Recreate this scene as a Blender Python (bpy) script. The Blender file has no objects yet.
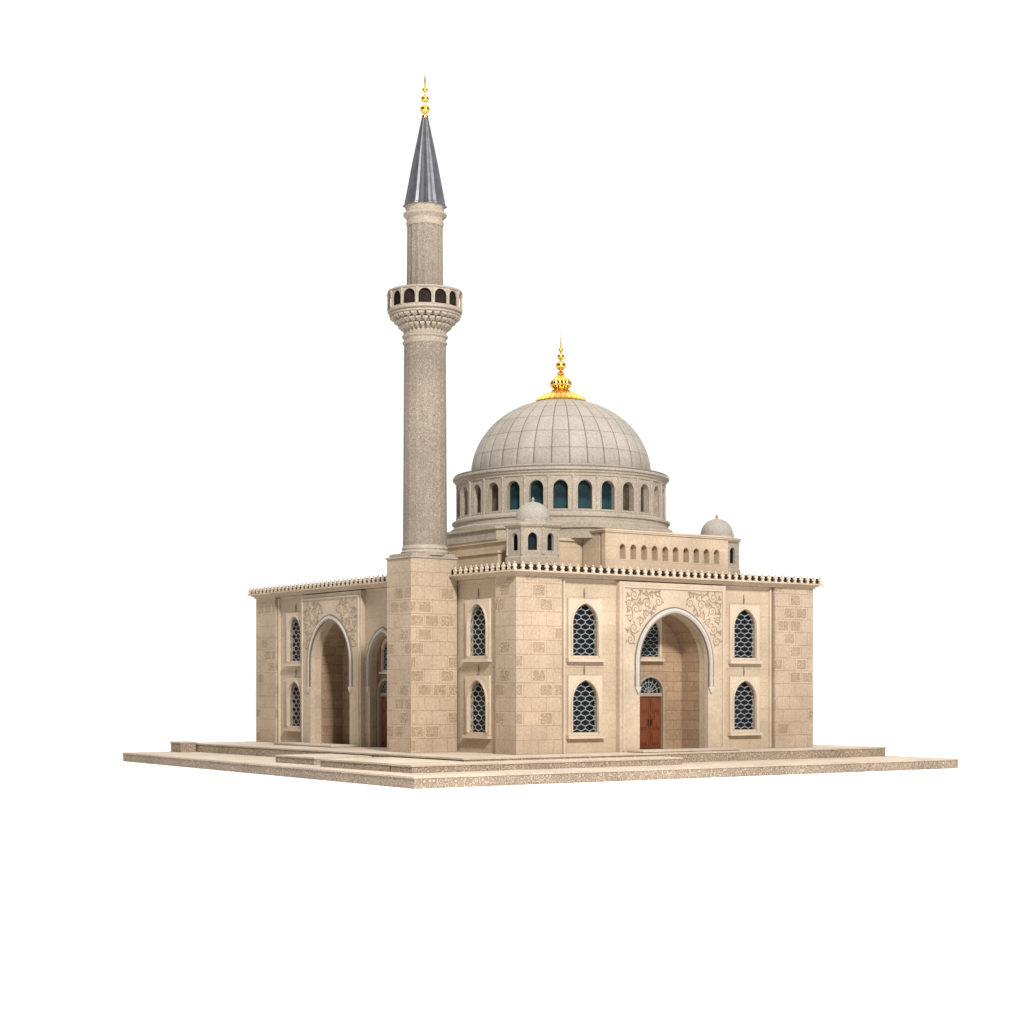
import bpy, bmesh, math, random
from mathutils import Vector
from mathutils.geometry import tessellate_polygon
random.seed(4)
C=bpy.context.scene.collection
PI=math.pi
F=1772.0; HC=2.75; D=75.0
# ------------------------------------------------------------------ materials
def newmat(name):
    m=bpy.data.materials.new(name); m.use_nodes=True
    nt=m.node_tree; b=nt.nodes['Principled BSDF']
    return m,nt,b
def N(nt,t,**k):
    n=nt.nodes.new(t)
    for a,v in k.items():
        if a in n.inputs: n.inputs[a].default_value=v
        else: setattr(n,a,v)
    return n
def mixc(nt,mode,fac,a,b):
    n=nt.nodes.new('ShaderNodeMix'); n.data_type='RGBA'; n.blend_type=mode
    for s,v in ((0,fac),(6,a),(7,b)):
        if isinstance(v,bpy.types.NodeSocket): nt.links.new(v,n.inputs[s])
        else: n.inputs[s].default_value=v if s==0 else (v[0],v[1],v[2],1)
    return n.outputs[2]
def math_(nt,op,a,b=0.0,clamp=False):
    n=nt.nodes.new('ShaderNodeMath'); n.operation=op; n.use_clamp=clamp
    for i,v in enumerate((a,b)):
        if isinstance(v,bpy.types.NodeSocket): nt.links.new(v,n.inputs[i])
        else: n.inputs[i].default_value=v
    return n.outputs[0]
def ramp(nt,sock,a,b,va=0.0,vb=1.0):
    n=nt.nodes.new('ShaderNodeMapRange'); nt.links.new(sock,n.inputs[0])
    n.inputs[1].default_value=a;n.inputs[2].default_value=b;n.inputs[3].default_value=va;n.inputs[4].default_value=vb
    return n.outputs[0]
def stone(name,col,bw=0.95,bh=0.42,mortar=0.35,carve=0.0,vary=0.12,speck=0.3,bump=0.5,rough=0.9,bricks=True,carve_scale=5.0,thr=0.74,grain=9.0,spots=13.0):
    m,nt,b=newmat(name); L=nt.links
    tc=nt.nodes.new('ShaderNodeTexCoord')
    base=(col[0],col[1],col[2])
    n1=N(nt,'ShaderNodeTexNoise',Scale=0.45,Detail=5.0); L.new(tc.outputs['Object'],n1.inputs['Vector'])
    n2=N(nt,'ShaderNodeTexNoise',Scale=grain,Detail=8.0,Roughness=0.75); L.new(tc.outputs['Object'],n2.inputs['Vector'])
    n3=N(nt,'ShaderNodeTexVoronoi',Scale=spots); L.new(tc.outputs['Object'],n3.inputs['Vector'])
    c=mixc(nt,'MIX',ramp(nt,n1.outputs[0],0.35,0.68),[x*0.86 for x in base],[min(1,x*1.07) for x in base])
    h=math_(nt,'MULTIPLY',n2.outputs[0],1.0)
    def orn():
        nz=N(nt,'ShaderNodeTexNoise',Scale=3.0); L.new(tc.outputs['UV'],nz.inputs['Vector'])
        v=N(nt,'ShaderNodeTexVoronoi',Scale=carve_scale,Randomness=0.55)
        L.new(mixc(nt,'LINEAR_LIGHT',0.05,tc.outputs['UV'],nz.outputs['Color']),v.inputs['Vector'])
        s=math_(nt,'SINE',math_(nt,'MULTIPLY',v.outputs['Distance'],21.0))
        return ramp(nt,s,-0.3,0.6,1.0,0.0)
    if bricks:
        def br(c1,c2,cm,ms):
            k=nt.nodes.new('ShaderNodeTexBrick'); L.new(tc.outputs['UV'],k.inputs['Vector'])
            k.inputs['Scale'].default_value=1.0; k.inputs['Brick Width'].default_value=bw; k.inputs['Row Height'].default_value=bh
            k.inputs['Mortar Size'].default_value=ms; k.inputs['Mortar Smooth'].default_value=0.2
            k.inputs['Color1'].default_value=(c1,)*3+(1,); k.inputs['Color2'].default_value=(c2,)*3+(1,); k.inputs['Mortar'].default_value=(cm,)*3+(1,)
            return k
        k1=br(1-vary,1+vary*0.4,1.0-vary*0.3,0.012)
        c=mixc(nt,'MULTIPLY',1.0,c,k1.outputs[0])
        c=mixc(nt,'MULTIPLY',math_(nt,'MULTIPLY',k1.outputs['Fac'],mortar),c,(0.35,0.28,0.22))
        h=math_(nt,'SUBTRACT',h,math_(nt,'MULTIPLY',k1.outputs['Fac'],1.2))
        if carve>0:
            k2=br(0,1,0,0.09)
            mask=math_(nt,'GREATER_THAN',k2.outputs[0],thr)
            e=math_(nt,'MULTIPLY',orn(),mask)
            c=mixc(nt,'MULTIPLY',math_(nt,'MULTIPLY',mask,carve*0.35),c,(0.6,0.52,0.44))
            c=mixc(nt,'MULTIPLY',math_(nt,'MULTIPLY',e,carve),c,(0.45,0.38,0.31))
            h=math_(nt,'SUBTRACT',h,math_(nt,'MULTIPLY',e,0.5))
    elif carve>0:
        e=orn()
        c=mixc(nt,'MULTIPLY',math_(nt,'MULTIPLY',e,carve),c,(0.5,0.43,0.36))
        h=math_(nt,'SUBTRACT',h,math_(nt,'MULTIPLY',e,0.6))
    c=mixc(nt,'MULTIPLY',math_(nt,'MULTIPLY',ramp(nt,n2.outputs[0],0.42,0.62,1.0,0.0),speck),c,(0.5,0.42,0.35))
    c=mixc(nt,'MULTIPLY',math_(nt,'MULTIPLY',ramp(nt,n3.outputs['Distance'],0.12,0.3,1.0,0.0),speck*0.7),c,(0.5,0.44,0.38))
    L.new(c,b.inputs['Base Color']); b.inputs['Roughness'].default_value=rough
    b.inputs['Specular IOR Level'].default_value=0.2
    bp=nt.nodes.new('ShaderNodeBump'); bp.inputs['Strength'].default_value=bump; bp.inputs['Distance'].default_value=0.04
    L.new(h,bp.inputs['Height']); L.new(bp.outputs[0],b.inputs['Normal'])
    return m
def plain(name,col,rough=0.5,metal=0.0,noise=0.0,scale=6.0,spec=0.5):
    m,nt,b=newmat(name); L=nt.links
    if noise>0:
        tc=nt.nodes.new('ShaderNodeTexCoord'); n=N(nt,'ShaderNodeTexNoise',Scale=scale,Detail=5.0); L.new(tc.outputs['Object'],n.inputs['Vector'])
        c=mixc(nt,'MIX',ramp(nt,n.outputs[0],0.35,0.65),[x*(1-noise) for x in col],[min(1,x*(1+noise)) for x in col]); L.new(c,b.inputs['Base Color'])
    else: b.inputs['Base Color'].default_value=(*col,1)
    b.inputs['Roughness'].default_value=rough; b.inputs['Metallic'].default_value=metal; b.inputs['Specular IOR Level'].default_value=spec
    return m
M_wall=stone('wall_stone',(0.52,0.415,0.305),bw=1.3,bh=0.62,mortar=0.16,vary=0.06,speck=0.32)
M_ash=stone('ashlar_stone',(0.51,0.40,0.295),bw=0.8,bh=0.61,mortar=0.38,carve=0.5,vary=0.08,speck=0.38,carve_scale=4.6,thr=0.66,bump=0.6)
M_trim=stone('trim_stone',(0.56,0.46,0.355),bricks=False,speck=0.25,bump=0.3)
M_port=stone('portal_stone',(0.53,0.43,0.325),bricks=False,speck=0.3,bump=0.5)
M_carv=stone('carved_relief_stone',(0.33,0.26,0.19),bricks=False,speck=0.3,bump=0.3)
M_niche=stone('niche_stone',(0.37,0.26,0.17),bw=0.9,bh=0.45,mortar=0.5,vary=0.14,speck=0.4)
M_grey=stone('grey_moulding',(0.17,0.155,0.14),bricks=False,speck=0.2,bump=0.2,rough=1.0)
M_arch=stone('pale_arch_stone',(0.52,0.475,0.42),bricks=False,speck=0.25,bump=0.2,rough=1.0)
M_min=stone('minaret_stone',(0.42,0.37,0.31),bricks=False,carve=0.3,carve_scale=7.0,speck=0.75,bump=1.0,grain=16.0,spots=20.0)
M_tow=stone('tower_stone',(0.495,0.39,0.285),bw=0.8,bh=0.61,mortar=0.38,carve=0.5,vary=0.08,speck=0.4,carve_scale=4.6,thr=0.62,bump=0.6)
M_drum=stone('drum_stone',(0.42,0.37,0.305),bricks=False,speck=0.6,bump=0.7,grain=13.0)
M_gdome=stone('turret_dome_stone',(0.36,0.335,0.30),bricks=False,speck=0.5,bump=0.5,grain=14.0)
M_base=stone('platform_stone',(0.56,0.47,0.38),bricks=False,carve=0.75,carve_scale=4.2,speck=0.5,bump=0.9,grain=12.0)
M_plat=stone('platform_top_stone',(0.56,0.47,0.38),bw=2.2,bh=1.1,mortar=0.3,vary=0.06,speck=0.35)
M_back=plain('shadow_stone',(0.02,0.016,0.013),0.95,noise=0.3,spec=0.05)  # near-black colour that paints in the shade of gaps and openings
M_glass=plain('dark_window_glass',(0.009,0.014,0.022),0.3,spec=0.2)
M_teal=plain('teal_glass',(0.010,0.030,0.037),0.3,noise=0.6,scale=1.5,spec=0.2)
M_brown=plain('brown_glass',(0.08,0.056,0.036),0.5,noise=0.5,scale=2.0,spec=0.2)
M_lat=plain('pale_lattice',(0.30,0.305,0.30),0.7,noise=0.2)
M_spire=plain('lead_spire',(0.095,0.098,0.108),0.42,0.5,noise=0.2,scale=3)
M_gold=plain('gold',(0.78,0.48,0.11),0.22,1.0,noise=0.12,scale=8)
M_bronze=plain('dark_bronze',(0.08,0.05,0.03),0.35,0.8)
def woodmat():
    m,nt,b=newmat('red_brown_wood'); L=nt.links
    tc=nt.nodes.new('ShaderNodeTexCoord'); mp=nt.nodes.new('ShaderNodeMapping'); mp.inputs['Scale'].default_value=(14,14,1.2)
    L.new(tc.outputs['Object'],mp.inputs[0]); n=N(nt,'ShaderNodeTexNoise',Scale=2.0,Detail=6.0); L.new(mp.outputs[0],n.inputs['Vector'])
    L.new(mixc(nt,'MIX',ramp(nt,n.outputs[0],0.3,0.7),(0.08,0.016,0.004),(0.19,0.045,0.010)),b.inputs['Base Color']); b.inputs['Roughness'].default_value=0.45
    return m
M_wood=woodmat()
NS=32
def domemat():
    m,nt,b=newmat('dome_stone'); L=nt.links
    tc=nt.nodes.new('ShaderNodeTexCoord')
    sp=nt.nodes.new('ShaderNodeSeparateXYZ'); L.new(tc.outputs['UV'],sp.inputs[0])
    def line(s,w):
        f=math_(nt,'FRACT',s); d=math_(nt,'ABSOLUTE',math_(nt,'SUBTRACT',f,0.5))
        return ramp(nt,d,0.5-w,0.5,0.0,1.0)
    lu=line(sp.outputs[0],0.055); lv=line(sp.outputs[1],0.04)
    n1=N(nt,'ShaderNodeTexNoise',Scale=0.7,Detail=5.0);L.new(tc.outputs['Object'],n1.inputs['Vector'])
    n2=N(nt,'ShaderNodeTexNoise',Scale=12.0,Detail=7.0,Roughness=0.7);L.new(tc.outputs['Object'],n2.inputs['Vector'])
    wn=nt.nodes.new('ShaderNodeTexWhiteNoise'); wn.noise_dimensions='2D'
    vm=nt.nodes.new('ShaderNodeVectorMath'); vm.operation='FLOOR'; L.new(tc.outputs['UV'],vm.inputs[0]); L.new(vm.outputs[0],wn.inputs['Vector'])
    c=mixc(nt,'MIX',ramp(nt,n1.outputs[0],0.3,0.7),(0.32,0.29,0.25),(0.38,0.345,0.30))
    c=mixc(nt,'MULTIPLY',1.0,c,mixc(nt,'MIX',wn.outputs['Value'],(0.93,0.925,0.92),(1.03,1.03,1.02)))
    c=mixc(nt,'MULTIPLY',math_(nt,'MULTIPLY',lu,0.9),c,(0.3,0.27,0.24))
    c=mixc(nt,'MULTIPLY',math_(nt,'MULTIPLY',lv,0.45),c,(0.4,0.36,0.32))
    c=mixc(nt,'MULTIPLY',math_(nt,'MULTIPLY',ramp(nt,n2.outputs[0],0.4,0.6,1.0,0.0),0.55),c,(0.6,0.54,0.48))
    L.new(c,b.inputs['Base Color']);b.inputs['Roughness'].default_value=0.8;b.inputs['Specular IOR Level'].default_value=0.3
    bp=nt.nodes.new('ShaderNodeBump');bp.inputs['Strength'].default_value=0.6;bp.inputs['Distance'].default_value=0.035
    L.new(math_(nt,'SUBTRACT',n2.outputs[0],math_(nt,'ADD',lu,lv)),bp.inputs['Height']);L.new(bp.outputs[0],b.inputs['Normal'])
    return m
M_dome=domemat()
# ------------------------------------------------------------------ mesh helpers
class MB:
    def __init__(s): s.v=[]; s.f=[]
    def add(s,vs,fs):
        o=len(s.v); s.v+= [tuple(v) for v in vs]; s.f+=[tuple(i+o for i in f) for f in fs]
    def box(s,x0,x1,y0,y1,z0,z1):
        s.add([(x0,y0,z0),(x1,y0,z0),(x1,y1,z0),(x0,y1,z0),(x0,y0,z1),(x1,y0,z1),(x1,y1,z1),(x0,y1,z1)],
              [(3,2,1,0),(4,5,6,7),(0,1,5,4),(1,2,6,5),(2,3,7,6),(3,0,4,7)])
    def prism(s,pts,z0,z1,top=None):
        n=len(pts); t=top or pts
        s.add([(p[0],p[1],z0) for p in pts]+[(p[0],p[1],z1) for p in t],[tuple(range(n))[::-1],tuple(range(n,2*n))]+[(i,(i+1)%n,n+(i+1)%n,n+i) for i in range(n)])
    def extr(s,loops,mp,d0,d1):
        tri=tessellate_polygon([[Vector((a,b,0)) for a,b in l] for l in loops])
        flat=[p for l in loops for p in l]; n=len(flat)
        vs=[mp(a,b,d0) for a,b in flat]+[mp(a,b,d1) for a,b in flat]
        fs=[tuple(t) for t in tri]+[tuple(i+n for i in t)[::-1] for t in tri]
        o=0
        for l in loops:
            k=len(l)
            for i in range(k): fs.append((o+i,o+(i+1)%k,n+o+(i+1)%k,n+o+i))
            o+=k
        s.add(vs,fs)
    def lathe(s,cx,cy,prof,seg,ph=0.0,rf=None):
        vs=[];fs=[];m=len(prof)
        for r,z in prof:
            for k in range(seg):
                a=ph+2*PI*k/seg; rr=r*(rf(k,z) if rf else 1)
                vs.append((cx+rr*math.cos(a),cy+rr*math.sin(a),z))
        for j in range(m-1):
            for k in range(seg):
                fs.append((j*seg+k,j*seg+(k+1)%seg,(j+1)*seg+(k+1)%seg,(j+1)*seg+k))
        fs.append(tuple(range(seg))[::-1]); fs.append(tuple((m-1)*seg+k for k in range(seg)))
        s.add(vs,fs)
    def bar(s,p,q,w,nrm=None):
        p=Vector(p);q=Vector(q);d=(q-p).normalized()
        u=Vector((0,1,0)) if abs(d.y)<0.9 else Vector((1,0,0))
        if nrm: u=Vector(nrm)
        a=d.cross(u).normalized()*w/2; b=d.cross(a).normalized()*w/2
        s.add([p-a-b,p+a-b,p+a+b,p-a+b,q-a-b,q+a-b,q+a+b,q-a+b],[(3,2,1,0),(4,5,6,7),(0,1,5,4),(1,2,6,5),(2,3,7,6),(3,0,4,7)])
    def tube(s,pts,r,mp,n=6,taper=True):
        m=len(pts)
        vs=[];fs=[]
        for i,(a,b,d) in enumerate(pts):
            p0=pts[max(0,i-1)];p1=pts[min(m-1,i+1)]
            tx,tz=p1[0]-p0[0],p1[1]-p0[1]; l=math.hypot(tx,tz) or 1
            nx,nz=-tz/l,tx/l
            rr=r*(1-0.55*i/(m-1)) if taper else r
            for k in range(n):
                an=2*PI*k/n
                vs.append(mp(a+nx*rr*math.cos(an),b+nz*rr*math.cos(an),d+rr*math.sin(an)))
        for i in range(m-1):
            for k in range(n): fs.append((i*n+k,i*n+(k+1)%n,(i+1)*n+(k+1)%n,(i+1)*n+k))
        fs.append(tuple(range(n)));fs.append(tuple((m-1)*n+k for k in range(n))[::-1])
        s.add(vs,fs)
    def build(s,name,mat,parent=None,uv='box',cen=(0,0),smooth=None,uvs=(1,1)):
        me=bpy.data.meshes.new(name); me.from_pydata(s.v,[],s.f)
        bm=bmesh.new(); bm.from_mesh(me); bmesh.ops.recalc_face_normals(bm,faces=bm.faces[:])
        L=bm.loops.layers.uv.new('UVMap')
        for f in bm.faces:
            n=f.normal
            if uv=='cyl' and abs(n.z)<0.8:
                ce=f.calc_center_median(); a0=math.atan2(ce.y-cen[1],ce.x-cen[0])
                R=round(math.hypot(ce.y-cen[1],ce.x-cen[0]),1)
                for l in f.loops:
                    a=math.atan2(l.vert.co.y-cen[1],l.vert.co.x-cen[0])
                    while a-a0>PI:a-=2*PI
                    while a-a0<-PI:a+=2*PI
                    l[L].uv=(a*R*uvs[0],l.vert.co.z*uvs[1])
            else:
                for l in f.loops:
                    c=l.vert.co
                    if abs(n.z)>max(abs(n.x),abs(n.y)): l[L].uv=(c.x,c.y)
                    elif abs(n.x)>abs(n.y): l[L].uv=(c.y+0.37,c.z)
                    else: l[L].uv=(c.x,c.z)
        bm.to_mesh(me); bm.free()
        if smooth is not None:
            me.shade_smooth(); me.set_sharp_from_angle(angle=math.radians(smooth))
        me.materials.append(mat)
        o=bpy.data.objects.new(name,me); C.objects.link(o)
        if parent: o.parent=parent
        return o
def empty(name,parent=None,loc=(0,0,0),rz=0):
    o=bpy.data.objects.new(name,None); C.objects.link(o); o.location=loc; o.rotation_euler=(0,0,rz); o.empty_display_size=0.5
    if parent:o.parent=parent
    return o
def copytree(o,parent,loc,rz=0,sc=(1,1,1)):
    c=o.copy(); C.objects.link(c); c.parent=parent; c.location=loc; c.rotation_euler=(0,0,rz); c.scale=sc
    for ch in list(o.children):
        d=ch.copy(); C.objects.link(d); d.parent=c
    return c
def arch(cx,h,z0,zs,r,n=9):
    R=(h*h+r*r)/(2*h); a1=math.asin(min(1,r/R))
    P=[(cx-h,z0)]
    left=[(cx-h+R-R*math.cos(a1*i/n),zs+R*math.sin(a1*i/n)) for i in range(n+1)]
    P+=left; P+=[(2*cx-a,b) for a,b in left[::-1][1:]]; P.append((cx+h,z0))
    return P
def inarch(x,z,h,z0,zs,r):
    if abs(x)>h or z<z0: return False
    if z<=zs: return True
    R=(h*h+r*r)/(2*h); return (abs(x)+R-h)**2+(z-zs)**2<R*R
def uband(cx,h,z0,zs,r,w,n=14):
    return arch(cx,h+w,z0,zs,r+w*1.05,n)+arch(cx,h,z0,zs,r,n)[::-1]
mR=lambda s,z,d:(s,d,z)
mL=lambda s,z,d:(d,s,z)
# ------------------------------------------------------------------ roots
ANG=math.radians(35.5)
GZ=-0.9
mosque=empty('mosque',loc=(0.17,D,0),rz=ANG)
mosque['label']='beige stone mosque with one tall minaret and a ribbed dome, standing on the stepped platform'; mosque['category']='mosque'
plat=empty('stone_platform',loc=(0.17,D,GZ),rz=ANG)
plat['label']='wide low stepped beige stone platform with carved edges under the mosque'; plat['category']='platform'
g=MB(); g.add([(-3000,-200,GZ),(3000,-200,GZ),(3000,6000,GZ),(-3000,6000,GZ)],[(0,1,2,3)])
M_ground=plain('white_ground',(0.82,0.82,0.82),0.9,noise=0.004,scale=0.02,spec=0.1)
go=g.build('ground',M_ground); go['kind']='structure'
# ------------------------------------------------------------------ platform
def slab(name,pts,z0,z1,par=plat):
    lip=0.07
    m=MB(); m.prism(pts,z0,z1-lip); o=m.build(name,M_base,par)
    cx=sum(p[0] for p in pts)/len(pts);cy=sum(p[1] for p in pts)/len(pts)
    out=[(p[0]+(0.03 if p[0]>cx else -0.03),p[1]+(0.03 if p[1]>cy else -0.03)) for p in pts]
    t=MB(); t.prism(out,z1-lip,z1); t.build('paving',M_plat,o)
    return o
slab('platform_base',[(-8.7,-5.7),(21.3,-5.7),(21.3,24.6),(-7.16,24.6)],0.0,0.45)
slab('platform_tier',[(-3.8,-1.7),(20.75,-1.7),(20.75,24.2),(-3.8,24.2)],0.452,0.9)
slab('step',[(-7.3,-3.3),(6.4,-3.3),(6.4,-1.80),(-7.3,-1.80)],0.452,0.76)
slab('step',[(-7.3,-1.70),(-3.90,-1.70),(-3.90,3.8),(-7.3,3.8)],0.452,0.78)
slab('step',[(-6.7,5.4),(-3.90,5.4),(-3.90,8.9),(-6.7,8.9)],0.452,0.78)
slab('step',[(-4.75,22.9),(-3.90,22.9),(-3.90,24.1),(-4.75,24.1)],0.452,0.98)
slab('step',[(5.9,-1.3),(11.6,-1.3),(11.6,-0.2),(5.9,-0.2)],0.902,1.0)
slab('step',[(-1.6,12.9),(-0.2,12.9),(-0.2,18.7),(-1.6,18.7)],0.902,1.0)
# ------------------------------------------------------------------ facades
W_H=0.70; W_S=1.38; W_R=0.9
winR=[(3.81,0.9),(3.81,4.25),(13.25,0.9),(13.25,4.25)]
winL=[(3.10,0.9),(3.10,4.25),(19.72,0.9),(19.72,4.25)]
portR=dict(c=8.78,h=2.03,s=4.0,r=2.2); portL=dict(c=15.8,h=1.95,s=4.05,r=2.15); smallL=dict(c=11.2,h=1.15,s=3.95,r=1.5)
def facade(name,s0,s1,wins,notches,mp):
    outer=[(s0,0.0),(s0,7.6),(s1,7.6),(s1,0.0)]
    for n in sorted(notches,key=lambda q:-q['c']):
        outer+=arch(n['c'],n['h']+0.03,0.0,n['s'],n['r']+0.03,14)[::-1]
    holes=[arch(c,W_H+0.06,z,z+W_S,W_R+0.06) for c,z in wins]
    m=MB(); m.extr([outer]+holes,mp,0.22,0.6)
    return m.build(name,M_wall,mosque)
facade('facade_wall',0.3,17.3,winR,[portR],mR)
facade('facade_wall',0.6,23.45,winL,[portL,smallL],mL)
m=MB(); m.box(17.05,17.4,2.0,22.5,0,7.6); m.build('side_wall',M_wall,mosque)
m=MB(); m.box(2.0,17.4,23.1,23.5,0,7.6); m.build('rear_wall',M_wall,mosque)
for x0,x1,y0,y1 in ((0,2.45,0,1.5),(15.06,17.57,0,2.2),(0,2.2,21.6,23.75),(15.4,17.57,21.7,23.75)):
    m=MB(); m.box(x0,x1,y0,y1,0,7.61); m.build('pilaster',M_ash,mosque)
for a,b,mp in ((2.60,2.68,mR),(14.84,14.93,mR),(21.4,21.5,mL),(1.60,1.70,mL)):
    m=MB(); m.extr([[(a,0.02),(a,7.5),(b,7.5),(b,0.02)]],mp,0.10,0.24); m.build('fillet',M_trim,mosque)
m=MB(); m.box(14.932,15.055,0.205,0.24,0.02,7.5); m.build('painted_gap_shade',M_back,mosque)  # flat dark strip standing in for shade in the gap beside the pilaster
def make_window():
    top=W_S+W_R
    f=MB()
    rect=[(-0.93,-0.13),(-0.93,top+0.2),(0.93,top+0.2),(0.93,-0.13)]
    f.extr([rect,arch(0,W_H,0,W_S,W_R)],mR,0.12,0.225)
    f.extr([uband(0,W_H+0.01,0.0,W_S,W_R+0.01,0.08)],mR,0.07,0.13)
    w=f.build('window',M_trim,mosque)
    f=MB(); f.box(-1.0,1.0,0.0,0.23,-0.27,-0.135); f.build('sill',M_trim,w)
    f=MB(); z=top+0.42
    f.lathe(0,0.20,[(0.015,z-0.2),(0.03,z-0.1),(0.045,z),(0.025,z+0.1),(0.012,z+0.25)],8); f.build('ornament',M_grey,w,smooth=40)
    f=MB(); f.box(-W_H-0.2,W_H+0.2,0.44,0.48,-0.1,top+0.12); f.build('pane',M_glass,w)
    f=MB(); px=0.235; pz=0.42
    def tri(t):
        v=math.cos(2*PI*t); return max(-1,min(1,v*1.55))
    st=pz/12; nn=int((top+0.1)/st)
    for i in range(-4,5):
        sg=1 if i%2 else -1
        X=lambda z:i*px+sg*(px*0.5)*tri(z/pz)
        for j in range(nn):
            z0=j*st; z1=(j+1)*st; x0,x1=X(z0),X(z1)
            if inarch((x0+x1)/2,(z0+z1)/2,W_H,0,W_S,W_R): f.bar((x0,0.28,z0),(x1,0.28,z1),0.026)
    f.build('lattice',M_lat,w)
    return w
w0=make_window(); first=True
for c,z in winR:
    if first: w0.location=(c,0,z); first=False
    else: copytree(w0,mosque,(c,0,z))
for c,z in winL: copytree(w0,mosque,(0,c,z),-PI/2)
def arabesque(po,c,mp,d,half,ztop,h,s,r):
    def spiral(cx,cz,rr0,turns,ph,sgn):
        pts=[]; n=22
        for i in range(n+1):
            t=i/n; a=ph+sgn*turns*2*PI*t; rr=rr0*(1-0.85*t)
            pts.append((cx+rr*math.cos(a),cz+rr*math.sin(a),d))
        return pts
    rnd=random.Random(7); spots=[]
    for rad in (0.25,0.18,0.12,0.08):
        for _ in range(400):
            ox=rnd.uniform(0.9,half-rad-0.02); oz=rnd.uniform(s+0.9,ztop-rad-0.03)
            if inarch(ox,oz,h+0.36+rad,0,s,r+0.36+rad): continue
            if any(math.hypot(ox-a,oz-b)<rad+q+0.03 for a,b,q in spots): continue
            spots.append((ox,oz,rad))
    for sgn in (-1,1):
        mb=MB()
        for i,(ox,oz,rad) in enumerate(spots):
            ph=i*1.9
            mb.tube(spiral(c+sgn*ox,oz,rad,1.5,ph if sgn>0 else PI-ph,sgn),0.028,mp,5)
            for k in range(3):
                a=ph+k*2.1; a=a if sgn>0 else PI-a
                mb.tube([(c+sgn*ox+rad*.9*math.cos(a),oz+rad*.9*math.sin(a),d),(c+sgn*ox+(rad+.03)*math.cos(a+.2),oz+(rad+.03)*math.sin(a+.2),d),(c+sgn*ox+(rad+.08)*math.cos(a+.3),oz+(rad+.08)*math.sin(a+.3),d)],0.036,mp,5)
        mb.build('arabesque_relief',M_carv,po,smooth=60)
def portal(p,x0,x1,mp,depth,slabbed=True):
    c,h,s,r=p['c'],p['h'],p['s'],p['r']
    front=-0.04
    if slabbed:
        m=MB(); m.extr([[(x0,0.0),(x0,7.56),(x1,7.56),(x1,0.0)]+arch(c,h,0.0,s,r,18)[::-1]],mp,front,0.23)
        po=m.build('portal',M_port,mosque)
        m=MB(); a0,a1=x0+0.16,x1-0.16
        m.extr([[(a0,0.05),(a0,7.36),(a1,7.36),(a1,0.05),(a1-0.07,0.05),(a1-0.07,7.29),(a0+0.07,7.29),(a0+0.07,0.05)]],mp,front-0.06,front+0.02)
        m.build('border_moulding',M_trim,po)
        arabesque(po,c,mp,front-0.005,(x1-x0)/2-0.28,7.27,h,s,r)
    else:
        front=0.22
        m=MB(); m.extr([uband(c,h-0.03,0.0,s,r-0.03,0.12)],mp,0.18,0.3); po=m.build('portal',M_port,mosque)
    m=MB(); m.extr([uband(c,h+0.05,2.9,s,r+0.05,0.20,18)],mp,front-0.045,front+0.03)
    m.extr([uband(c,h+0.11,2.9,s,r+0.11,0.08,18)],mp,front-0.085,front-0.04); m.build('archivolt',M_arch,po)
    m=MB(); m.extr([uband(c,h+0.25,2.9,s,r+0.25,0.05,18)],mp,front-0.05,front+0.02)
    m.extr([uband(c,h,2.9,s,r,0.05,18)],mp,front-0.06,front+0.02); m.build('arch_moulding',M_grey,po)
    for sg in (-1,1):
        m=MB(); xx=c+sg*(h+0.14); pf=[(xx-0.16,2.9),(xx+0.16,2.9),(xx+0.13,2.8),(xx+0.07,2.7),(xx,2.6),(xx-0.07,2.7),(xx-0.13,2.8)]
        m.extr([pf],mp,front-0.09,front+0.02); m.build('corbel',M_arch,po)
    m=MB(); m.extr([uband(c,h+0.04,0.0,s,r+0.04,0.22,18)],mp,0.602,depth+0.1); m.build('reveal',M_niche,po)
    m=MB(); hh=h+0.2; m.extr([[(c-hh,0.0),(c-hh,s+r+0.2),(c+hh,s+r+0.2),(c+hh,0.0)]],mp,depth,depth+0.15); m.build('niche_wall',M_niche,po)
    return po
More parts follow.
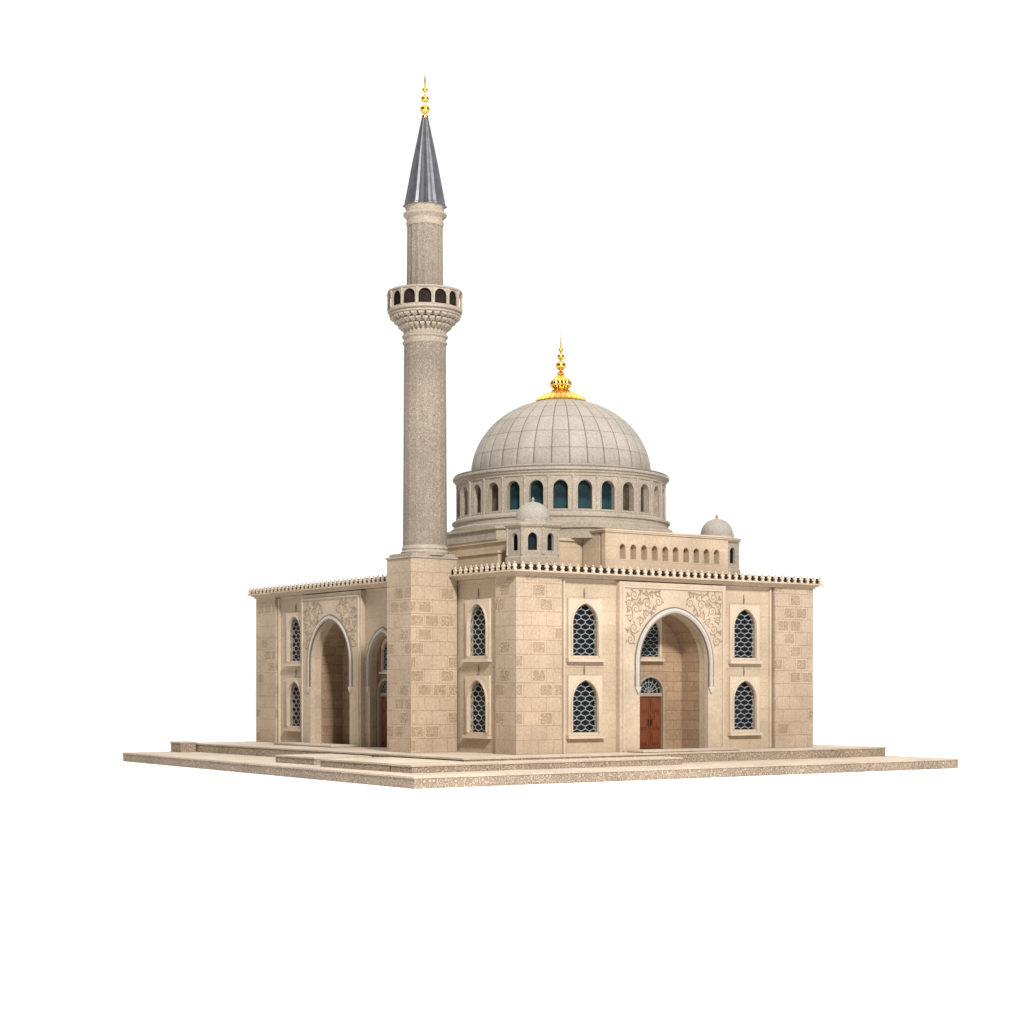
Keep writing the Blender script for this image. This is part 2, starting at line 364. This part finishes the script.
def door(c,half,mp,d,zt):
    m=MB()
    for sg in (-1,1):
        a,b=sorted((c+sg*0.012,c+sg*half))
        m.extr([[(a,0.1),(a,zt),(b,zt),(b,0.1)]],mp,d-0.09,d-0.01)
        for z0,z1 in ((0.25,0.85),(0.97,1.65),(1.77,zt-0.14)):
            m.extr([[(a+.09,z0),(a+.09,z1),(b-.09,z1),(b-.09,z0)]],mp,d-0.125,d-0.08)
            m.extr([[(a+.16,z0+.08),(a+.16,z1-.08),(b-.16,z1-.08),(b-.16,z0+.08)]],mp,d-0.15,d-0.12)
    o=m.build('door',M_wood,mosque)
    m=MB(); z2=zt+0.16
    def semi(R,n=16): return [(c+R*math.cos(PI*i/n),z2+R*math.sin(PI*i/n)) for i in range(n+1)]
    hw=half
    outer=[(c+hw+.12,0.04)]+[(c+(hw+.12)*math.cos(PI*i/16),z2+(hw+.12)*math.sin(PI*i/16)) for i in range(17)]+[(c-hw-.12,0.04)]
    inner=[(c-hw,0.04)]+[(c-hw*math.cos(PI*i/16),z2+hw*math.sin(PI*i/16)) for i in range(17)]+[(c+hw,0.04)]
    m.extr([outer+inner],mp,d-0.26,d-0.005); m.box(*((c-hw,c+hw,d-0.17,d-0.01,zt+0.01,z2) if mp is mR else (d-0.17,d-0.01,c-hw,c+hw,zt+0.01,z2)))
    m.build('door_frame',M_carv,o)
    m=MB(); m.extr([semi(hw-0.005)],mp,d-0.05,d-0.012); m.build('fanlight_pane',M_glass,o)
    m=MB()
    for i in range(1,8):
        a=PI*i/8; m.bar(mp(c,z2,d-0.08),mp(c+(hw-.02)*math.cos(a),z2+(hw-.02)*math.sin(a),d-0.08),0.022)
    for R in (hw*0.35,hw*0.7):
        for i in range(12):
            a,b=PI*i/12,PI*(i+1)/12
            m.bar(mp(c+R*math.cos(a),z2+R*math.sin(a),d-0.08),mp(c+R*math.cos(b),z2+R*math.sin(b),d-0.08),0.022)
    m.build('fanlight_bars',M_lat,o)
    for sg in (-1,1):
        m=MB(); x=c+sg*0.08
        m.bar(mp(x,1.15,d-0.17),mp(x,1.4,d-0.17),0.04); m.bar(mp(x,1.18,d-0.17),mp(x,1.18,d-0.1),0.03,(0,0,1)); m.bar(mp(x,1.37,d-0.17),mp(x,1.37,d-0.1),0.03,(0,0,1))
        m.build('handle',M_bronze,o)
portal(portR,5.6,11.9,mR,1.85)
portal(portL,12.78,18.75,mL,1.85)
portal(smallL,0,0,mL,0.8,False)
door(8.78,0.72,mR,1.85,2.45)
door(15.2,0.72,mL,1.85,2.45)
door(11.5,0.6,mL,0.8,2.45)
sc=(0.84,1,0.78)
copytree(w0,mosque,(8.78,1.85-0.23,4.28),0,sc)
copytree(w0,mosque,(1.85-0.23,15.8,4.28),-PI/2,sc)
copytree(w0,mosque,(0.8-0.23,11.5,3.7),-PI/2,(0.62,1,0.62))
for o in list(mosque.children):
    if o.name.startswith('window') and abs(o.scale.x-1)>0.01:
        for ch in o.children:
            if ch.name.startswith('pane'): ch.location.y=-0.26
            if ch.name.startswith('lattice'): ch.location.y=-0.12
# cornice
def cornice_run(mb,o,z0,z1,inn=1.2):
    X0,X1,Y0,Y1=-o,17.57+o,-o,23.75+o
    out=[(X0,Y0),(X1,Y0),(X1,Y1),(X0,Y1)]; hol=[(inn,inn),(17.57-inn,inn),(17.57-inn,23.75-inn),(inn,23.75-inn)]
    mb.extr([out,hol],lambda a,b,d:(a,b,d),z0,z1)
m=MB(); cornice_run(m,0.08,7.612,7.70); cornice_run(m,0.2,7.702,7.77); cornice_run(m,0.33,7.772,7.84); m.build('cornice',M_wall,mosque)
m=MB(); cornice_run(m,0.19,7.842,8.09,0.3); m.build('parapet',M_back,mosque)  # wall coloured near black to paint in shade between the merlons
m=MB(); m.box(0.35,17.2,0.35,23.4,7.72,7.95); m.build('roof',M_plat,mosque)
def merlon_mesh():
    m=MB()
    pf=[(-0.05,7.842),(-0.10,7.875),(-0.035,7.92),(-0.06,7.95),(-0.10,8.0),(-0.085,8.06),(0.0,8.10),(0.085,8.06),(0.10,8.0),(0.06,7.95),(0.035,7.92),(0.10,7.875),(0.05,7.842)]
    m.extr([pf],mR,-0.045,0.045)
    m.lathe(0,0,[(0.012,8.09),(0.035,8.11),(0.045,8.14),(0.03,8.17),(0.01,8.19)],8)
    return m
mer=merlon_mesh().build('merlon',M_trim,mosque)
n=44
OY=-0.235
mer.location=(OY,OY,0)
for i in range(1,n):
    c=mer.copy(); C.objects.link(c); c.location=(OY+18.04*i/(n-1),OY,0)
for i in range(1,60):
    y=OY+24.22*i/59
    if 4.4<y<6.9: continue
    c=mer.copy(); C.objects.link(c); c.location=(OY,y,0); c.rotation_euler=(0,0,-PI/2)
# ------------------------------------------------------------------ minaret
mina=empty('minaret',mosque)
CX,CY=-0.94,5.66
m=MB(); m.box(-2.31,0.1,4.66,6.66,0,8.56); m.build('tower_base',M_tow,mina)
m=MB(); m.box(-2.36,0.13,4.61,6.71,8.562,8.64); m.box(-2.22,0.04,4.72,6.60,8.642,8.78); m.build('tower_cap',M_drum,mina)
m=MB(); m.lathe(CX,CY,[(1.04,8.7),(1.06,8.8),(1.08,8.86),(1.04,8.92),(1.0,8.96),(1.03,9.02),(1.02,9.08),(0.985,9.12),(0.985,9.18)],48); m.build('shaft_base_moulding',M_drum,mina,smooth=35)
m=MB(); m.lathe(CX,CY,[(0.985,9.0),(0.93,18.15)],16,PI/16)
m.build('shaft',M_min,mina,uv='cyl',cen=(CX,CY))
m=MB(); m.lathe(CX,CY,[(0.93,18.1),(0.99,18.16),(1.0,18.22),(0.94,18.28),(0.94,18.38),(1.02,18.44),(1.03,18.5),(0.96,18.55),(0.96,18.62)],40); m.build('collar',M_drum,mina,smooth=35)
# carved corbel: a fluted bell with two tiers of small pointed brackets
m=MB(); m.lathe(CX,CY,[(0.95,18.6),(0.97,18.72),(1.02,18.84),(1.12,19.0),(1.25,19.14),(1.38,19.26),(1.46,19.36)],112,0,lambda k,z:(1.0,0.96,0.88,0.96)[k%4] if z>18.65 else 1.0)
for zb,zt,rb,rt,nn,ph in ((18.72,18.97,0.98,1.19,28,0.0),(18.94,19.18,1.14,1.38,28,0.5),(19.15,19.365,1.34,1.56,28,0.0)):
    for k in range(nn):
        a=2*PI*(k+ph)/nn; nx,ny=math.cos(a),math.sin(a); tx,ty=-ny,nx; w=rt*PI/nn*0.72
        P=lambda r,t,z:(CX+nx*r+tx*t,CY+ny*r+ty*t,z)
        m.add([P(rb-.12,0,zb),P(rb+.02,0,zb+.02),P(rb-.1,-w,zt-.08),P(rb-.1,w,zt-.08),P(rt,w,zt-.08),P(rt,-w,zt-.08),P(rb-.1,-w,zt),P(rb-.1,w,zt),P(rt,w,zt),P(rt,-w,zt)],
              [(0,1,5,2),(0,3,4,1),(1,4,5),(0,2,3),(2,5,9,6),(3,7,8,4),(5,4,8,9),(6,9,8,7),(2,6,7,3)])
m.lathe(CX,CY,[(1.5,19.367),(1.6,19.40),(1.6,19.46),(1.55,19.48),(1.55,19.51),(1.66,19.55),(1.67,19.63),(1.64,19.66)],64)
m.build('balcony',M_drum,mina,uv='cyl',cen=(CX,CY),smooth=20)
def bays(mb,cx,cy,R,n,ph,z0,z1,h,hz0,hzs,hr,th,col=0.0):
    w=R*math.tan(PI/n)
    for k in range(n):
        a=ph+2*PI*k/n; nx,ny=math.cos(a),math.sin(a)
        mp=lambda s,z,d:(cx+nx*(R-d)-ny*s,cy+ny*(R-d)+nx*s,z)
        mb.extr([[(-w,z0),(-w,z1),(w,z1),(w,z0)],arch(0,h,hz0,hzs,hr,7)],mp,0,th)
        if col>0:
            mb.lathe(cx+nx*R-ny*w,cy+ny*R+nx*w,[(col*1.3,z0),(col*1.3,z0+.08),(col,z0+.12),(col,z1-.14),(col*1.4,z1-.08),(col*1.4,z1)],8)
m=MB(); bays(m,CX,CY,1.6,14,0.1,19.66,20.40,0.285,19.71,20.06,0.29,0.07,0.035); m.build('parapet_wall',M_drum,mina,uv='cyl',cen=(CX,CY))
m=MB(); m.lathe(CX,CY,[(1.47,19.66),(1.47,20.38),(1.42,20.38),(1.42,19.67)],36); m.build('parapet_shade_backing',M_back,mina)  # added ring, coloured dark to stand for shade behind the pierced openings
m=MB(); m.lathe(CX,CY,[(1.4,20.402),(1.65,20.402),(1.67,20.43),(1.67,20.47),(1.62,20.50),(1.4,20.50)],48); m.build('balcony_rail',M_drum,mina,smooth=35)
m=MB(); m.lathe(CX,CY,[(0.86,19.6),(0.86,20.5),(0.81,20.56),(0.79,23.5)],32,0,lambda k,z:1.0 if k%2 else 0.95); m.build('upper_shaft',M_min,mina,uv='cyl',cen=(CX,CY))
m=MB(); m.lathe(CX,CY,[(0.8,23.4),(0.84,23.5),(0.84,23.58),(0.81,23.62),(0.81,23.72),(0.9,23.82),(0.97,23.88),(0.97,23.96),(0.86,24.0),(0.84,24.1),(0.84,24.24),(0.92,24.30)],40); m.build('capital',M_drum,mina,smooth=35)
m=MB(); m.lathe(CX,CY,[(0.93,24.28),(0.93,24.34),(0.87,24.38),(0.53,26.3),(0.13,28.32)],48,0,lambda k,z:1.06 if k%4==0 else 0.985); m.build('spire',M_spire,mina,smooth=5)
def balls(prof0,items):
    P=list(prof0)
    for z,r in items:
        for i in range(9):
            a=-PI/2+PI*i/8; P.append((max(0.035,r*math.cos(a)),z+r*0.92*math.sin(a)))
    return P
m=MB(); m.lathe(CX,CY,balls([(0.15,28.28),(0.15,28.36),(0.05,28.42)],[(28.66,0.22),(29.12,0.18),(29.52,0.13)])+[(0.045,29.65),(0.012,30.35)],20); m.build('finial',M_gold,mina,smooth=50)
# ------------------------------------------------------------------ dome stack
DX,DY=8.8,8.5
facing=math.atan2(-math.cos(ANG),-math.sin(ANG))-0.03
m=MB()
m.prism([(3.5,3.9),(14.1,3.9),(14.1,13.6),(3.5,13.6)],7.9,9.6); m.prism([(3.4,3.8),(14.2,3.8),(14.2,13.7),(3.4,13.7)],9.602,9.74)
m.build('roof_tier',M_wall,mosque)
m=MB(); m.lathe(DX,DY,[(5.9,9.742),(5.9,10.2),(6.02,10.22),(6.02,10.34)],8,PI/8); m.build('octagon_tier',M_drum,mosque)
m=MB(); m.lathe(DX,DY,[(5.42,10.342),(5.42,10.5),(5.34,10.55),(5.26,10.6),(5.26,10.75),(5.34,10.8),(5.34,10.9),(5.2,10.95),(5.14,11.03)],96); m.build('drum_base',M_drum,mosque,uv='cyl',cen=(DX,DY),smooth=35)
m=MB(); bays(m,DX,DY,5.06,28,facing,11.03,12.7,0.34,11.15,12.13,0.36,0.36,0.05)
m.build('drum',M_drum,mosque,uv='cyl',cen=(DX,DY))
f=MB(); f.extr([uband(0,0.34,11.12,12.13,0.37,0.04,8)],mR,-0.03,0.03); f.box(-0.42,0.42,-0.06,0.03,11.05,11.12)
dw=f.build('drum_window',M_drum,mosque); f=MB(); f.box(-0.42,0.42,0.30,0.34,11.08,12.62); f.build('pane',M_teal,dw)
pb=dw.children[0].data.copy(); pb.materials.clear(); pb.materials.append(M_brown)
for k in range(28):
    a=facing+2*PI*k/28; loc=(DX+5.06*math.cos(a),DY+5.06*math.sin(a),0)
    if k==0: dw.location=loc; dw.rotation_euler=(0,0,a+PI/2)
    else:
        c=copytree(dw,mosque,loc,a+PI/2)
        if 3<=k<=25: c.children[0].data=pb
m=MB(); m.lathe(DX,DY,[(4.9,12.702),(5.12,12.702),(5.12,12.8),(5.2,12.85),(5.2,12.93),(5.3,12.97),(5.3,13.07),(5.2,13.1),(4.6,13.16),(4.56,13.2)],96); m.build('drum_cornice',M_drum,mosque,uv='cyl',cen=(DX,DY),smooth=35)
m=MB(); m.lathe(DX,DY,[(5.0,13.09),(5.23,13.095),(5.23,13.16),(5.0,13.165)],96); m.build('drum_cornice_line',M_grey,mosque)
prof=[];nr=36
DZ=13.2; DH=3.78
seg=NS*8
for j in range(nr+1):
    t=j/nr*PI/2*0.985; r=4.42*math.cos(t)**0.95; z=DZ+DH*math.sin(t)
    prof.append((r,z))
m=MB(); m.lathe(DX,DY,prof,seg,facing+PI/NS,lambda k,z:0.991 if k%8==0 else 1.0)
dome=m.build('dome',M_dome,mosque,smooth=60)
uvl=dome.data.uv_layers[0]
for p in dome.data.polygons:
    c=p.center; a0=math.atan2(c.y-DY,c.x-DX)
    for li in p.loop_indices:
        v=dome.data.vertices[dome.data.loops[li].vertex_index].co
        a=math.atan2(v.y-DY,v.x-DX)
        while a-a0>PI:a-=2*PI
        while a-a0<-PI:a+=2*PI
        uvl.data[li].uv=((a-facing-PI/NS)/(2*PI)*NS+100, math.asin(min(1,max(0,(v.z-DZ)/DH)))/(PI/2)*6.5)
m=MB(); m.lathe(DX,DY,[(4.5,13.172),(4.53,13.172),(4.53,13.28),(4.4,13.34)],96); m.build('dome_ring',M_drum,dome,smooth=30)
m=MB(); m.lathe(DX,DY,[(1.18,16.83),(1.26,16.93),(1.16,17.08),(0.92,17.22),(0.6,17.36),(0.35,17.44)],96,0,lambda k,z:(1.0,0.95,0.84,0.95)[k%4] if z<17.1 else (1.0,0.98,0.93,0.98)[k%4]); m.build('gold_skirt',M_gold,dome,smooth=30)
m=MB(); m.lathe(DX,DY,[(0.36,17.40),(0.44,17.46),(0.34,17.52),(0.5,17.64),(0.55,17.76),(0.5,17.9),(0.38,18.05),(0.2,18.18),(0.14,18.26)],48,0,lambda k,z:1.0 if k%4 else 0.88)
m.lathe(DX,DY,balls([(0.13,18.2),(0.2,18.3),(0.1,18.38)],[(18.68,0.26),(19.12,0.18),(19.45,0.12)])+[(0.035,19.6),(0.008,20.3)],24); m.build('finial',M_gold,dome,smooth=50)
m=MB(); m.extr([[(6.5,7.95),(6.5,9.95),(14.0,9.95),(14.0,7.95)]]+[arch(7.5+0.64*i,0.18,8.75,9.22,0.23,6) for i in range(10)],mR,2.1,2.4)
m.box(6.52,13.98,2.55,3.78,7.95,9.94)
ab=m.build('roof_arcade',M_wall,mosque)
m=MB(); m.box(6.44,14.06,2.04,3.79,9.952,10.02); m.box(6.40,14.10,2.0,3.79,10.022,10.09); m.build('arcade_cornice',M_trim,ab)
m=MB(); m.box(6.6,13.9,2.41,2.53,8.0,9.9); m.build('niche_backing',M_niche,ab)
m=MB(); m.box(2.3,3.4,4.6,12.8,7.95,8.95); m.box(2.22,3.45,4.52,12.88,8.952,9.05); m.build('roof_step',M_wall,mosque)
def turret(x,y,R):
    m=MB(); bays(m,x,y,R,8,facing,8.75,9.95,0.2,8.95,9.5,0.24,0.14,0.055); m.lathe(x,y,[(R+.2,7.9),(R+.2,8.65),(R+.12,8.7),(R+.12,8.76)],8,facing+PI/8)
    t=m.build('turret',M_drum,mosque)
    m=MB(); m.lathe(x,y,[(R-.2,8.8),(R-.2,9.94)],8,facing+PI/8); m.build('pane',M_glass,t)
    m=MB(); m.lathe(x,y,[(R+.11,9.952),(R+.18,10.0),(R+.24,10.08),(R+.24,10.16),(1.0,10.22),(0.9,10.24),(0.88,10.36),(0.84,10.38)],8,facing+PI/8); m.build('turret_cornice',M_drum,t)
    m=MB(); P=[(0.83,10.36),(0.83,10.44)]+[(0.79*math.cos(a*PI/2/12),10.44+0.76*math.sin(a*PI/2/12)) for a in range(12)]+[(0.08,11.2),(0.05,11.25),(0.08,11.31),(0.01,11.42)]
    m.lathe(x,y,P,48); m.build('turret_dome',M_gdome,t,smooth=50)
turret(3.3,3.3,1.13); turret(15.35,4.4,1.0)
# ------------------------------------------------------------------ camera, light
cam=bpy.data.cameras.new('camera'); co=bpy.data.objects.new('camera',cam); C.objects.link(co)
co.location=(0,0,HC); co.rotation_euler=(PI/2,0,0); cam.sensor_width=36; cam.lens=F/1024*36; cam.shift_y=(690-512)/1024; cam.clip_end=9000; cam.clip_start=0.5
bpy.context.scene.camera=co
w=bpy.data.worlds.new('World'); bpy.context.scene.world=w; w.use_nodes=True; nt=w.node_tree
bg=nt.nodes['Background']; tc=nt.nodes.new('ShaderNodeTexCoord'); sx=nt.nodes.new('ShaderNodeSeparateXYZ'); nt.links.new(tc.outputs['Generated'],sx.inputs[0])
fr=ramp(nt,sx.outputs[1],-0.1,0.6,0.03,1.06); up=ramp(nt,sx.outputs[2],0.6,0.85,0.0,1.0)
mx=nt.nodes.new('ShaderNodeMix'); nt.links.new(up,mx.inputs[0]); nt.links.new(fr,mx.inputs[2]); mx.inputs[3].default_value=2.1
bg.inputs[0].default_value=(1,1,1,1); nt.links.new(mx.outputs[0],bg.inputs[1])
def area(name,loc,tgt,size,power,col):
    l=bpy.data.lights.new(name,'AREA'); l.shape='SQUARE'; l.size=size; l.energy=power; l.color=col
    o=bpy.data.objects.new(name,l); C.objects.link(o); o.location=loc
    o.rotation_euler=(Vector(tgt)-Vector(loc)).to_track_quat('-Z','Y').to_euler()
area('key_softbox',(20,0,60),(0,82,8),9,138000,(1,0.97,0.93))
sc_=bpy.context.scene; sc_.view_settings.view_transform='Standard'; sc_.view_settings.look='None'; sc_.view_settings.exposure=0; sc_.view_settings.gamma=1
